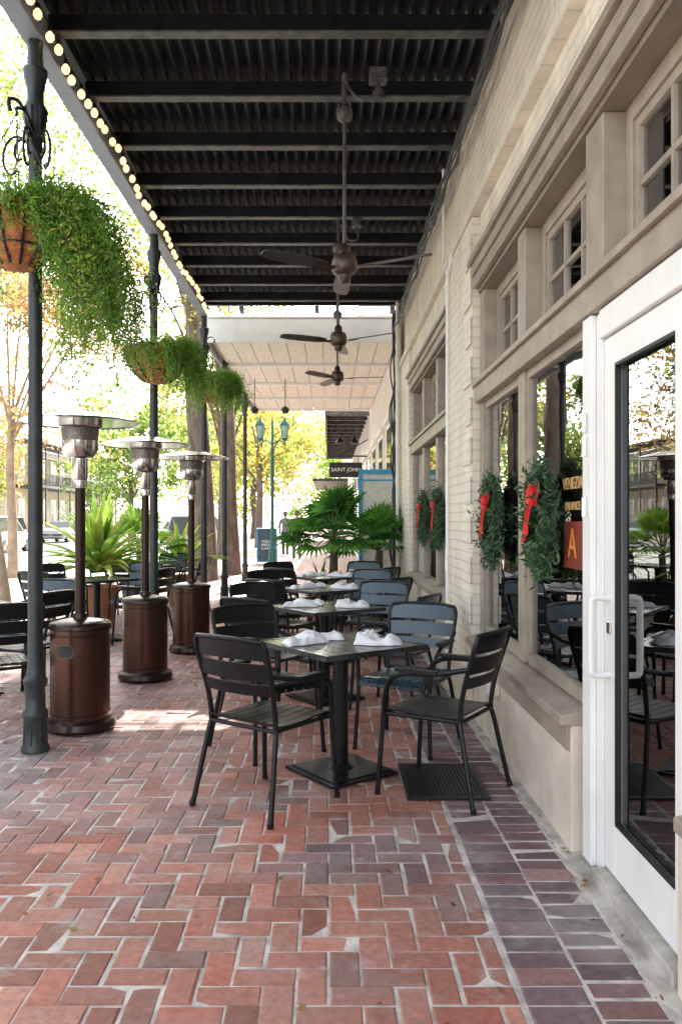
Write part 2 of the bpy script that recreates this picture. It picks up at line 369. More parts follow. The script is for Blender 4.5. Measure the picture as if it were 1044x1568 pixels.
def dr(n,*a,mt=m_white,bevel=.005): return bx(n,*a,mt,D,bevel)
dr('jamb',1.095,1.2,3.27,3.51,.03,2.285)
dr('jamb_stop',1.07,1.095,3.34,3.45,.03,2.285)
dr('head',1.08,1.2,2.50,3.27,2.17,2.285)
dr('stile_far',1.10,1.15,3.14,3.262,.07,2.165); dr('stile_near',1.10,1.15,2.51,2.60,.07,2.165)
dr('rail_top',1.10,1.15,2.60,3.14,2.05,2.165); dr('rail_bottom',1.10,1.15,2.60,3.14,.07,.27)
dr('gasket',1.098,1.12,3.128,3.14,.27,2.05,mt=m_wire,bevel=0); dr('gasket',1.098,1.12,2.6,3.128,.27,.282,mt=m_wire,bevel=0)
dr('gasket',1.098,1.12,2.6,3.128,2.038,2.05,mt=m_wire,bevel=0)
dr('pane',1.124,1.128,2.6,3.13,.28,2.04,mt=m_glass,bevel=0)
dr('threshold',1.05,1.2,2.5,3.27,.0,.06,mt=m_conc)
mm=M(); mm.tube([(1.10,3.2,1.14),(1.04,3.2,1.14),(1.03,3.2,1.10),(1.03,3.2,.88),(1.04,3.2,.84),(1.10,3.2,.84)],.013,10,4)
mm.obj('pull_handle',m_white,D,smooth=True)
mm=M(); mm.tube([(1.15,3.2,1.1),(1.2,3.18,1.09),(1.2,2.62,1.09),(1.15,2.58,1.1)],.016,8,3); mm.obj('push_bar',m_white,D,smooth=True)
mm=M()
for z in (1.75,1.85,1.5): mm.tube([(1.06,3.39,z-.04),(1.06,3.39,z+.04)],.011,8)
mm.obj('hinges',m_white,D,smooth=True)
bx('lock',1.092,1.10,3.18,3.22,1.0,1.05,m_steel,D,.004)
P=grp('wall_conduit'); mm=M()
mm.tube([(1.075,-3,3.80),(1.075,6.3,3.80),(1.06,6.75,3.78),(1.02,6.95,3.55),(1.015,7.0,3.3),(1.015,7.0,.3)],.014,8,6)
mm.tube([(.985,11.75,4.6),(.985,11.75,0.05)],.022,8); mm.tube([(1.03,7.35,4.6),(1.03,7.35,3.75)],.012,6)
mm.obj('pipe',m_white,P,smooth=True)
ob=grp('outlet_box'); bx('box',.99,1.05,5.0,5.09,.36,.50,m_stucco,ob,.01); bx('cover',.982,.989,5.01,5.08,.37,.49,m_white,ob,.004)
mm=M(); mm.tube([(1.02,5.05,.36),(1.02,5.05,.2),(1.02,5.02,.14),(1.05,5.0,.12)],.013,8,4); mm.obj('conduit',m_stucco,ob,smooth=True)
cb=grp('cable_bundle'); mm=M()
for k in range(8):
    p=[]
    for i in range(50):
        y=1.2+i*.225; p.append((1.03-.04*k/6+noise.noise(Vector((y*1.3,k*3,0)))*.07,y,4.52-.04*k+noise.noise(Vector((y*1.7,k*5,4)))*.08))
    mm.tube(p,.009,5)
for k in range(6):
    p=[]
    for i in range(30):
        z=4.5-i*.155; p.append((.96+noise.noise(Vector((z*1.5,k*3,0)))*.10,12.15-.05*k+noise.noise(Vector((z*1.2,k*5,4)))*.15,max(z,.02)))
    mm.tube(p,.011,5)
mm.obj('cables',m_wire,cb,smooth=True)
def text(s,loc,size,mt,parent,rot,ext=.002,name='lettering'):
    c=bpy.data.curves.new(name,'FONT'); c.body=s; c.size=size; c.extrude=ext; c.align_x='CENTER'; c.align_y='CENTER'
    o=bpy.data.objects.new(name,c); COL.objects.link(o); o.location=loc; o.rotation_euler=rot; c.materials.append(mt); o.parent=parent; return o
sg=grp('window_sign')
bx('panel',1.146,1.150,3.60,4.02,1.18,1.68,mat('sign_dark',(.05,.03,.02),.5),sg)
m_gold=mat('gold_letters',(.62,.38,.14),.5); m_orange=mat('maroon_panel',(.22,.035,.02),.5); m_ora=mat('orange_letters',(.75,.26,.06),.5)
wr=(math.pi/2,0,-math.pi/2)
text('VENEZIA',(1.133,3.8,1.615),.08,m_gold,sg,wr); text('BALANCE',(1.133,3.8,1.51),.055,m_gold,sg,wr)
bx('maroon_square',1.1345,1.1365,3.66,3.94,1.22,1.44,m_orange,sg); text('A',(1.132,3.8,1.33),.20,m_ora,sg,wr)
m_wcl=mat('table_cloth',(.8,.8,.78),.8)
for (x,y) in ((2.4,2.9),(2.3,4.6),(2.5,6.3),(2.4,8.4),(4.4,3.6),(4.4,6)):
    t=grp('dining_table',(x,y,0.01)); M().lathe([(.03,.01),(.22,.02),(.05,.06),(.04,.7),(.04,.72)]).obj('pedestal',m_black,t,smooth=True)
    M().lathe([(.47,.5),(.44,.6),(.43,.73),(.42,.75),(0.01,.752)],n=20).obj('cloth',m_wcl,t,smooth=True)
    for a in (0.3,1.9,3.4,5.0):
        c=grp('wooden_chair',(x+.72*math.cos(a),y+.72*math.sin(a),0.01),a+math.pi/2)
        q=M()
        for sx in (-.19,.19):
            q.tube([(sx,.2,0),(sx,.2,.45)],.018,6); q.tube([(sx,-.22,0),(sx,-.18,.45),(sx*.95,-.25,.95)],.018,6,3)
        q.box(-.21,.21,-.2,.22,.44,.475)
        for z in (.6,.74,.88): q.box(-.19,.19,-.25,-.23,z,z+.06)
        q.obj('frame',m_wood,c)
# ------------------------------------------------------------ canopy
K=grp('steel_canopy'); YC=.8  # near end cut short, out of view, to let sky light in
vs=[];fs=[]
xs=[-1.80+i*(2.9/ (32*8)) for i in range(32*8+1)]
for X in xs:
    z=4.72+.024*math.sin((X+1.8)/2.9*32*2*math.pi); vs+=[(X,YC,z),(X,12.0,z)]
for i in range(len(xs)-1): fs.append((i*2,i*2+1,i*2+3,i*2+2))
M().add(vs,fs).obj('corrugated_deck',m_black,K,smooth=True)
bx('deck_slab',-1.80,1.09,YC,12.0,4.75,4.85,m_conc,K)
mm=M();m2=M()
for y in [5.25+.8*k for k in range(-5,9)]:
    mm.box(-1.80,1.10,y-.006,y+.006,4.575,4.695)
    m2.box(-1.80,1.10,y-.04,y+.04,4.56,4.575)
mm.box(-1.8,1.1,11.93,11.99,4.58,4.7)
mm.obj('joist_webs',m_black,K); m2.obj('joist_flanges',m_flange,K,bevel=.003)
mm=M(); mm.box(-1.87,-1.81,YC,12.02,4.45,4.85).box(-1.90,-1.78,YC,12.02,4.43,4.45)
mm.obj('edge_beam',m_grey,K)
bx('gutter',-2.02,-1.89,YC,12.02,4.72,4.85,m_grey,K,.01)
for i in range(3):
    bx('joist_stub',-1.3+i*1.1,-1.24+i*1.1,11.9,12.05,4.48,4.56,m_grey,K)
sl=grp('string_lights')
b=M(); sk=M(); cab=[]
y=2.0
while y<12:
    s=.03*math.sin(y*3.1)+.012*math.sin(y*17); dx=R(-.012,.012)
    b.lathe([(.004,-.062),(.018,-.055),(.028,-.035),(.027,-.018),(.014,.0),(.012,.004)],(-1.745+dx,y,4.50+s),10); sk.lathe([(.014,.003),(.015,.035),(.008,.04)],(-1.745+dx,y,4.50+s),8)
    cab.append((-1.745+dx,y,4.542+s)); y+=.165+R(-.012,.012)
b.obj('bulbs',m_bulb,sl,smooth=True); sk.tube(cab,.006,5); sk.obj('sockets_cable',m_wire,sl,smooth=True)
jb=grp('junction_box'); bx('box',.28,.40,5.6,5.7,4.47,4.56,m_flange,jb,.008)
mm=M(); mm.tube([(.34,5.65,4.47),(.34,5.6,4.36),(.22,5.6,4.33),(.15,5.65,4.42),(.12,5.68,4.5)],.011,6,5); mm.lathe([(.035,-.03),(.04,.02),(.02,.05)],(.34,5.62,4.37),10); mm.obj('flex_conduit',m_flange,jb,smooth=True)
jb=grp('junction_box'); bx('box',.24,.34,8.4,8.5,4.47,4.56,m_flange,jb,.008)
mm=M(); mm.tube([(.29,8.45,4.47),(.3,8.4,4.34),(.2,8.4,4.33),(.13,8.45,4.5)],.011,6,5); mm.obj('flex_conduit',m_flange,jb,smooth=True)
def column(y,x=-1.83,top=4.44,mt=m_iron,name='iron_column'):
    c=grp(name,(x,y,0)); p=[(.085,0),(.085,.03),(.075,.05),(.070,.2),(.078,.22),(.078,.25),(.062,.27),(.058,.40),(.072,.42),(.075,.45),(.057,.47),(.049,.52),(.046,.6),(.044,2),(.041,3.7),(.05,3.72),(.05,3.75),(.042,3.78),(.045,3.85),(.062,3.98),(.066,4.02),(.05,4.05),(.05,4.12),(.07,4.2),(.075,4.25),(.05,4.28),(.045,top)]
    M().lathe([(0.001,0)]+p+[(.001,top)],n=20).obj('shaft',mt,c,smooth=True)
    q=M()
    for k in range(8):
        a=k*math.pi/4; q.tube([(.07*math.cos(a),.07*math.sin(a),.05),(.064*math.cos(a),.064*math.sin(a),.2)],.009,5)
        q.tube([(.045*math.cos(a),.045*math.sin(a),3.82),(.072*math.cos(a),.072*math.sin(a),3.99),(.055*math.cos(a),.055*math.sin(a),4.0)],.01,5,2)
    q.obj('flutes',mt,c,smooth=True)
    if y<12.1 and y>3:
        q=M()
        for (sx,sy) in ((0,-1),(-1,0),(.7,-.7)):
            for (z0,h,rr) in ((3.45,.45,.15),(3.62,.22,.08)):
                p=[]
                for i in range(20):
                    t=i/19; ang=t*5.2; r_=rr*(1-.75*t); p.append(((.05+rr*.55-r_*math.cos(ang)*.8)*sx,(.05+rr*.55-r_*math.cos(ang)*.8)*sy,z0+h*.5+r_*math.sin(ang)*1.4))
                q.tube(p,.009,5)
        q.tube([(0,-.04,3.85),(0,-.25,3.92),(0,-.42,3.86),(.0,-.40,3.8)],.012,6,4)
        q.obj('scroll_brackets',m_black,c,smooth=True)
    return c
for y in (5.1,8.56,12.0,14.37,17.9,1.6): column(y,top=4.44 if y<12.1 else 4.2)
def fan(x,y,z,a0,ztop=4.56):
    F=grp('ceiling_fan',(x,y,z),a0)
    q=M(); q.tube([(0,0,.1),(0,0,ztop-z-.02)],.013,10); q.lathe([(.02,-.09),(.05,-.07),(.062,-.03),(.058,0),(.02,.03)],(0,0,ztop-z-.25),18); q.tube([(0,0,ztop-z-.25),(0,0,ztop-z)],.02,8)
    q.obj('downrod',m_flange,F,smooth=True)
    M().lathe([(.02,.17),(.038,.15),(.042,.10),(.075,.085),(.088,.05),(.088,-.01),(.075,-.035),(.045,-.05),(.042,-.08),(.03,-.10),(.001,-.105)][::-1],n=28).obj('motor',m_fanm,F,smooth=True)
    for k in range(3):
        a=math.pi/2+k*2*math.pi/3; Rm=Matrix.Rotation(a,4,'Z')@Matrix.Rotation(math.radians(13),4,'X')
        q=M(); prof=[(.15,.04),(.22,.055),(.4,.062),(.55,.058),(.62,.045),(.645,.02)]
        vs=[];fs=[]
        for X,h in prof: vs+=[(X,-h,-.004),(X,h,-.004),(X,h,.004),(X,-h,.004)]
        for i in range(len(prof)-1):
            for j in range(4): fs.append((i*4+j,i*4+(j+1)%4,i*4+4+(j+1)%4,i*4+4+j))
        fs+=[(3,2,1,0),tuple(len(vs)-4+j for j in range(4))]
        q.add(vs,fs).xf(Rm); q.obj('blade_%d'%(k+1),m_fan,F)
        q=M(); q.box(.07,.24,-.02,.02,-.012,-.0045).xf(Rm); q.obj('blade_arm_%d'%(k+1),m_fanm,F)
fan(.11,5.7,3.2,.03); fan(.1,8.5,3.3,-.1); fan(.12,11.3,3.4,.35)
# ------------------------------------------------------------ neighbour building + balcony
NB=grp('white_building')
def nb(n,*a,mt=m_white,bevel=0): return bx(n,*a,mt,NB,bevel)
m_wb=mat_brick('white_brick',(.84,.80,.74),(.80,.76,.7),(.74,.7,.64),bump=.3)
nb('wall',1.06,1.5,12.32,45,0,9,mt=m_wb); nb('mass',1.5,12,12.32,45,0,8.9,mt=m_wb)
for y in (13.3,15.6,17.9,20.2,22.5,25,28,31,34,38):
    nb('shutter_frame',1.03,1.058,y,y+1.2,.9 if y>14 else .1,3.1,mt=m_white); nb('glass',1.02,1.029,y+.1,y+1.1,1.0,3.0,mt=m_dg)
    nb('hood',.98,1.058,y-.08,y+1.28,3.11,3.2,mt=m_white)
BL=grp('balcony')
q=M()
for i in range(10):
    x0=-1.80+i*.285; q.box(x0+.006,x0+.279,12.63,20.4,4.20,4.23)
q.obj('soffit_boards',m_whitew,BL)
bx('slab',-1.85,1.05,12.62,20.42,4.232,4.34,m_white,BL)
bx('fascia',-1.88,1.05,12.56,12.618,4.17,4.54,m_white,BL,.01); bx('fascia_cap',-1.92,1.05,12.53,12.64,4.542,4.575,m_white,BL,.01)
bx('side_fascia',-1.90,-1.852,12.62,20.4,4.13,4.5,m_grey,BL)
for y in (14.4,16.4,18.4,20.3): bx('cross_trim',-1.8,1.04,y,y+.12,4.15,4.198,m_white,BL)
q=M()
for i in range(32): x=-1.85+i*.093; q.box(x,x+.012,12.66,12.672,4.34,4.95)
q.box(-1.88,1.04,12.65,12.68,4.95,4.98)
for i in range(78): y=12.69+i*.1; q.box(-1.88,-1.866,y,y+.014,4.5,4.95)
q.box(-1.89,-1.855,12.69,20.4,4.95,4.98)
q.obj('railing',m_white,BL)
q=M()
for x in (-1.45,-.85):
    q.tube([(x,16.0,4.2),(x,16.0,3.62)],.008,5); q.lathe([(.05,-.08),(.09,0),(.03,.06)],(x,16.0,3.6),10)
q.obj('pendant_chains',m_black,BL)
FC=grp('dark_awning'); q=M()
vs=[];fs=[]
for i in range(97):
    X=-.05+i*1.08/96; z=4.25+.03*math.sin(i*2*math.pi/8); vs+=[(X,20.8,z),(X,36,z)]
for i in range(96): fs.append((i*2,i*2+1,i*2+3,i*2+2))
q.add(vs,fs).obj('deck',m_black,FC,smooth=True); q=M()
for k in range(16): q.box(-.05,1.04,20.85+k,20.93+k,4.1,4.2)
q.obj('joists',m_flange,FC); bx('edge',-.1,-.05,20.8,36,4.05,4.35,m_black,FC)
HS=grp('hanging_sign'); bx('board',.02,.90,22.0,22.05,2.58,2.98,m_black,HS,.01); text('SAINT JOHN',(.46,21.985,2.78),.14,m_white,HS,(math.pi/2,0,0))
q=M(); q.tube([(1.05,22.02,3.15),(0,22.02,3.15)],.02,6); q.tube([(.1,22.02,3.15),(.1,22.02,2.98)],.01,5); q.tube([(.8,22.02,3.15),(.8,22.02,2.98)],.01,5); q.tube([(1.05,22.02,3.6),(.3,22.02,3.16)],.015,6); q.obj('bracket',m_black,HS)
q=M()
for x in (.3,.7): q.lathe([(.12,0),(.1,.06),(.03,.14),(.02,.2)],(x,22.02,3.5),12)
q.obj('sign_lamps',m_black,HS,smooth=True)
# ------------------------------------------------------------ furniture templates
def chair_parts(mt):
    f=M()
    for s in (-1,1):
        f.tube([(s*.26,-.29,.0),(s*.225,-.215,.36),(s*.215,-.2,.44),(s*.22,-.225,.60),(s*.235,-.285,.80),(s*.22,-.30,.865)],.0135,8,4)
        f.tube([(s*.25,.25,0),(s*.235,.225,.38),(s*.245,.21,.50),(s*.262,.17,.61),(s*.265,.08,.655),(s*.262,-.08,.665),(s*.235,-.255,.70)],.0135,8,4)
        f.box(s*.265-.022,s*.265+.022,-.1,.13,.664,.682)
    f.tube([(-.22,-.205,.425),(.22,-.205,.425)],.011,8); f.tube([(-.23,.215,.425),(.23,.215,.425)],.011,8)
    f.tube([(-.225,-.2,.43),(-.235,.2,.43)],.011,8); f.tube([(.225,-.2,.43),(.235,.2,.43)],.011,8)
    f.tube([(-.22,-.30,.865),(-.1,-.335,.875),(.1,-.335,.875),(.22,-.30,.865)],.0125,8,4)
    for sx in(-.26,.26): f.lathe([(.016,0),(.016,.02)],(sx,-.29,0),8); f.lathe([(.016,0),(.016,.02)],(sx*.96,.25,0),8)
    s_=M()
    for (z0,z1,yo) in ((.775,.868,-.292),(.672,.757,-.265),(.595,.655,-.238)):
        vs=[];fs=[]; n=10
        for i in range(n+1):
            t=i/n*2-1; x=t*.222; yc=yo-.036*(1-t*t)
            vs+=[(x,yc+.003+.012,z0),(x,yc-.003+.012,z0),(x,yc-.003-.006,z1),(x,yc+.003-.006,z1)]
        for i in range(n):
            for j in range(4): fs.append((i*4+j,i*4+(j+1)%4,i*4+4+(j+1)%4,i*4+4+j))
        s_.add(vs,fs+[(3,2,1,0),tuple(n*4+j for j in range(4))])
    prof=[(.245,.405),(.238,.43),(.215,.447),(.12,.445),(0,.436),(-.12,.437),(-.19,.445),(-.215,.46)]
    for k in range(7):
        x0=-.222+k*.0637; x1=x0+.058; vs=[];fs=[]
        for y,z in prof: vs+=[(x0,y,z-.004),(x1,y,z-.004),(x1,y,z+.004),(x0,y,z+.004)]
        for i in range(len(prof)-1):
            for j in range(4): fs.append((i*4+j,i*4+(j+1)%4,i*4+4+(j+1)%4,i*4+4+j))
        s_.add(vs,fs+[(3,2,1,0),tuple(len(vs)-4+j for j in range(4))])
    return [('frame',f.mesh('chair_frame',m_chair,True)),('slats',s_.mesh('chair_slats',mt,True))]
CH=chair_parts(m_chair); CHB=chair_parts(m_chair_sky)
def table_parts():
    t=M(); h=.35
    for k in range(7): x=-h+.025+k*.0935+.0; t.box(x+.0025,x+.0905,-h+.025,h-.025,.722,.742)
    t.box(-h,h,-h,-h+.023,.715,.744).box(-h,h,h-.023,h,.715,.744).box(-h,-h+.023,-h+.0235,h-.0235,.715,.744).box(h-.023,h,-h+.0235,h-.0235,.715,.744)
    b=M(); b.box(-.23,.23,-.23,.23,.008,.022); b.box(-.2,.2,-.2,.2,.022,.03)
    b.lathe([(.075,.03),(.06,.045),(.042,.06),(.042,.68),(.06,.7),(.06,.71)],n=16)
    b.box(-.28,.28,-.02,.02,.70,.72); b.box(-.02,.02,-.28,.28,.699,.719)
    for sx in(-1,1):
        for sy in(-1,1): b.lathe([(.02,0),(.02,.01)],(sx*.2,sy*.2,0),8)
    return [('top',t.mesh('table_top',m_table)),('base',b.mesh('table_base',m_chair,True))]
TB=table_parts()
def napkin(seed):
    q=M(); n=22;m=12; vs=[];fs=[]
    for side in (0,1):
        for i in range(n+1):
            for j in range(m+1):
                u=i/n*2-1;v=j/m*2-1
                e=max(0,(1-abs(u)**4)*(1-abs(v)**3))**.5
                x=u*.135*(1+.12*noise.noise(Vector((v*2,seed,1)))); y=v*.062*(1+.25*noise.noise(Vector((u*2.5,seed,5)))) +.02*math.sin(u*2+seed)
                z=0.001 if side==0 else .004+e*(.034+.014*math.sin(u*5+seed)+.022*noise.noise(Vector((u*3,v*3.5,seed)))+.014*noise.noise(Vector((u*9,v*8,seed))))
                vs.append((x,y,max(z,0.0)))
    W=m+1;o=(n+1)*W
    for i in range(n):
        for j in range(m):
            a=i*W+j; fs.append((a,a+1,a+W+1,a+W)); fs.append((o+a,o+a+W,o+a+W+1,o+a+1))
    for i in range(n): 
        a=i*W; fs.append((a,a+W,o+a+W,o+a)); a=i*W+m; fs.append((a,o+a,o+a+W,a+W))
    for j in range(m):
        a=j; fs.append((a,o+a,o+a+1,a+1)); a=n*W+j; fs.append((a,a+1,o+a+1,o+a))
    return q.add(vs,fs).mesh('napkin_cloth',m_cloth,False)
NP=[napkin(s*3.7) for s in range(4)]
for me in NP: me.polygons.foreach_set('use_smooth',[True]*len(me.polygons))
def face(fx,fy): return math.atan2(-fx,fy)
def chair(x,y,fx,fy,j=.03,parts=CH):
    return inst('patio_chair',parts,(x+R(-j,j),y+R(-j,j),.002),face(fx,fy)+R(-j,j)*2)
offs=[(-.376,-.46,.6,.8),(.53,-.29,-.85,.53),(.43,.58,-.45,-.89),(-.45,.47,.6,-.8)]
def setting(x,y,rot=0,j=.03,which=(0,1,2,3),nap=True,tr=.62,sky_tint=(2,)):
    inst('patio_table',TB,(x,y,.002),tr+rot)
    for k in which:
        ox,oy,fx,fy=offs[k]; c,s=math.cos(rot),math.sin(rot)
        chair(x+ox*c-oy*s,y+ox*s+oy*c,fx*c-fy*s,fx*s+fy*c,j,CHB if k in sky_tint else CH)
    if nap:
        for k,(dx,dy) in enumerate([(-.21,-.02),(-.13,.15),(.17,.12),(.22,-.04)]):
            inst('napkin',[('cloth',NP[k])],(x+dx+R(-.02,.02),y+dy+R(-.02,.02),.7455),R(-.5,.5)+(.3 if k<2 else -.2)+ (1.2 if k==2 else 0))
setting(.07,4.67,0,0)
setting(-.03,6.6,0,.03,sky_tint=(1,2)); setting(-.05,8.35,0,.04,sky_tint=(1,2)); setting(-.05,10.1,0,.04,sky_tint=(1,2))
setting(-2.75,9.7,.2,.04,nap=False); setting(-3.0,6.75,.15,.04,nap=False); setting(-2.8,12.6,.4,.05,nap=False)
chair(-2.32,5.75,-.55,.85,0)
# ------------------------------------------------------------ heaters
def heater(x,y,rz):
    H=grp('patio_heater',(x,y,0),rz)
    M().lathe([(.001,.012),(.235,.012),(.245,.03),(.235,.07),(.21,.085),(.205,.09)],n=40).obj('base_ring',m_brz2,H,smooth=True)
    M().lathe([(.20,.085),(.20,.70),(.001,.70)],n=40).obj('tank_housing',m_bronze,H,smooth=True)
    M().lathe([(.203,.695),(.212,.70),(.212,.725),(.20,.74),(.12,.757),(.05,.765),(.045,.80),(.001,.80)],n=40).obj('housing_cap',m_brz2,H,smooth=True)
    q=M(); q.lathe([(.2025,.655),(.2045,.657),(.2045,.664),(.2025,.666)],n=40); q.lathe([(.2025,.12),(.2045,.122),(.2045,.13),(.2025,.132)],n=40); q.obj('seams',m_brz2,H,smooth=True)
    for (rr,sz,nm,mt_) in ((.2018,1.22,'slot_rim',m_fanm),(.2026,1.0,'slot_shade_patch',m_wire)):  # slot is a flush patch; its recess shade is put into the colour
        q=M(); vs=[(rr*math.cos(-math.pi/2),rr*math.sin(-math.pi/2),.56)]
        for k in range(24):
            a=2*math.pi*k/24; cx=abs(math.cos(a))**.6*math.copysign(1,math.cos(a)); sx=abs(math.sin(a))**.6*math.copysign(1,math.sin(a))
            th=-math.pi/2+cx*.26*sz; vs.append((rr*math.cos(th),rr*math.sin(th),.56+sx*.038*sz))
        q.add(vs,[(0,1+k,1+(k+1)%24) for k in range(24)]); q.obj(nm,mt_,H)
    M().lathe([(.035,.79),(.035,1.68)],n=20).obj('pole',m_brz2,H,smooth=True)
    q=M(); q.lathe([(.001,1.66),(.048,1.665),(.05,1.70),(.045,1.72),(.052,1.73),(.052,1.87),(.001,1.875)],n=24); q.obj('valve_sleeve',m_steel,H,smooth=True)
    q=M(); q.lathe([(.001,1.87),(.09,1.88),(.125,1.93),(.125,1.99),(.001,1.992)],n=32)
    q.lathe([(.13,2.075),(.15,2.09),(.15,2.13),(.001,2.133)],n=32); q.obj('burner_head',m_steel,H,smooth=True)
    M().lathe([(.12,1.985),(.128,2.08)],n=32).obj('emitter_screen',m_mesh,H,smooth=True)
    q=M(); q.lathe([(.40,2.118),(.405,2.112),(.40,2.124),(.30,2.15),(.15,2.185),(.001,2.195)],n=48); q.obj('reflector',m_steel,H,smooth=True)
    q=M()
    for k in range(3): a=k*2.1+.3; q.tube([(.12*math.cos(a),.12*math.sin(a),2.1),(.12*math.cos(a),.12*math.sin(a),2.175)],.006,6)
    q.obj('reflector_posts',m_steel,H)
heater(-1.72,5.66,-.22); heater(-1.66,7.40,2.4); heater(-1.50,8.93,2.9)
# ------------------------------------------------------------ hanging baskets
def basket(x,y,z,r,n,dense,droop,seed,col_y,side=None,frac=.7,short=.35,dp=1.25,spr=(.4,1.3)):
    random.seed(seed); np.random.seed(seed)
    H=grp('hanging_basket',(x,y,z))
    prof=[(.001,-r*dp),(r*.35,-r*dp*.97),(r*.68,-r*dp*.7),(r*.9,-r*dp*.33),(r,.0),(r*.96,.02),(.001,.0)]
    M().lathe(prof,n=24).obj('coco_liner',m_coco,H,smooth=True)
    q=M()
    q.tube([(r*1.02*math.cos(a*.2618),r*1.02*math.sin(a*.2618),.0) for a in range(25)],.009,6)
    q.tube([(r*.72*math.cos(a*.2618),r*.72*math.sin(a*.2618),-r*dp*.68) for a in range(25)],.006,6)
    for k in range(12):
        a=k*math.pi/6; q.tube([(rr*1.03*math.cos(a),rr*1.03*math.sin(a),zz) for rr,zz in prof[1:5]],.008,5,2)
    for k in range(4):
        a=k*math.pi/2+.4; q.tube([(r*math.cos(a),r*math.sin(a),0),(0,0,.57)],.004,4)
    q.tube([(0,0,.57),(0,0,3.8-z if 3.8-z>.6 else .6),((-1.83-x)*.5,(col_y-y)*.5,max(3.8-z,.6)+.06),(-1.83-x,col_y-y,max(3.8-z,.6)+.02)],.01,6,3)
    q.obj('wire_frame',m_black,H)
    pts=[];cs=[];st=M()
    for i in range(n):
        a=R(0,2*math.pi); rad=r*R(.1,.9); L=R(.4,1)*short; sp=R(.2,.6); up=R(.8,1.6)
        if side is not None and random.random()<frac: a=side+random.gauss(0,.5); L=droop*R(.35,1.3); rad=r*R(.3,1); sp=R(*spr); up=R(.2,1.4)
        p=Vector((rad*math.cos(a),rad*math.sin(a),.01)); v=Vector((math.cos(a)*sp,math.sin(a)*sp,up))*.42
        path=[]; steps=26; base=random.choice([(.13,.30,.03),(.18,.38,.04),(.10,.22,.03),(.28,.42,.06)])
        if random.random()<.08: base=(.46,.42,.12)
        for k in range(steps):
            path.append(p.copy()); v=v*.93+Vector((random.gauss(0,.028),random.gauss(0,.028),-.07))
            if v.length>.6: v*=.6/v.length
            p=p+v*(L/steps)*2.2
            rr=math.hypot(p.x,p.y)
            if p.z<0 and rr<r*1.04*max(.3,(1+p.z/(r*1.2))): 
                s_=r*1.04/max(rr,.01); p.x*=min(s_,1.15); p.y*=min(s_,1.15)
        for k in range(1,steps):
            for m_ in range(dense):
                d=path[k]; w=.046*(1-k/steps*.5)
                pts.append((d.x+random.gauss(0,w),d.y+random.gauss(0,w),d.z+random.gauss(0,w))); f=R(.65,1.35); cs.append((base[0]*f,base[1]*f,base[2]*f))
        st.tube(path[::5],.002,3,cap=False)
    st.obj('stems',m_stem,H)
    quads(pts,np.random.uniform(.008,.019,len(pts)),cs,'fern_foliage',m_fern,H,aspect=.3)
basket(-1.80,4.72,3.23,.27,330,9,.86,1,5.1,.3,.8,.28,1.25,(.4,1.7))
basket(-1.72,8.2,3.14,.33,170,6,.6,2,8.56,-.1,.55,.42,1.0)
basket(-1.62,11.6,3.42,.32,210,6,.5,3,12.0,-.9,.6,.45,1.0)
random.seed(11); np.random.seed(11)
# ------------------------------------------------------------ wreaths
def wreath(y,z,x=1.085,Rr=.205,seed=0):
    random.seed(seed); W=grp('christmas_wreath',(x,y,z))
    pts=[];cs=[]
    for i in range(2400):
        a=R(0,6.283); rr=Rr+random.gauss(0,.045); t=abs(random.gauss(0,.032))
        pts.append((-t,rr*math.cos(a),rr*math.sin(a)*1.08)); f=R(.6,1.4); cs.append(random.choice([(.05*f,.11*f,.05*f),(.07*f,.15*f,.06*f),(.13*f,.21*f,.12*f)]))
    quads(pts,np.random.uniform(.014,.034,len(pts)),cs,'greenery',m_fern,W,aspect=.28)
    M().tube([(0,Rr*math.cos(a*.2618),Rr*1.08*math.sin(a*.2618)) for a in range(25)],.028,6).obj('wire_ring',m_black,W)
    q=M()
    def ribbon(p,w0,w1):
        vs=[];fs=[]
        for i,(a,b,c) in enumerate(p):
            w=w0+(w1-w0)*i/(len(p)-1); vs+=[(a,b-w*.5,c+w*.2),(a-.008,b,c),(a,b+w*.5,c-w*.2)]
        for i in range(len(p)-1):
            for k in range(2): fs.append((i*3+k,i*3+k+1,i*3+4+k,i*3+3+k))
        q.add(vs,fs)
    for s in (-1,1):
        lp=[]
        for k in range(9):
            t=k/8*math.pi; lp.append((-.05-.03*math.sin(t),s*.12*math.sin(t)**.8-.05,.13+.035*math.cos(t)))
        vs=[];fs=[]
        for (a,b_,c) in lp: vs+=[(a,b_,c-.03),(a+.012,b_,c+.03)]
        for i in range(8): fs.append((i*2,i*2+1,i*2+3,i*2+2))
        q.add(vs,fs)
    ribbon([(-.06,-.04,.12),(-.07,.06,.05),(-.065,.13,-.02),(-.065,.17,-.13)],.03,.10)
    ribbon([(-.06,-.05,.12),(-.07,.02,.04),(-.07,.08,-.04),(-.065,.10,-.09)],.03,.08)
    q.lathe([(.001,-.03),(.03,-.02),(.035,.01),(.02,.03),(.001,.035)],(-.07,-.05,.13),10)
    q.obj('red_bow',m_red,W)
wreath(4.12,1.45,seed=1); wreath(5.35,1.44,seed=2); wreath(7.95,1.46,seed=3); wreath(9.2,1.46,seed=4)
random.seed(21)
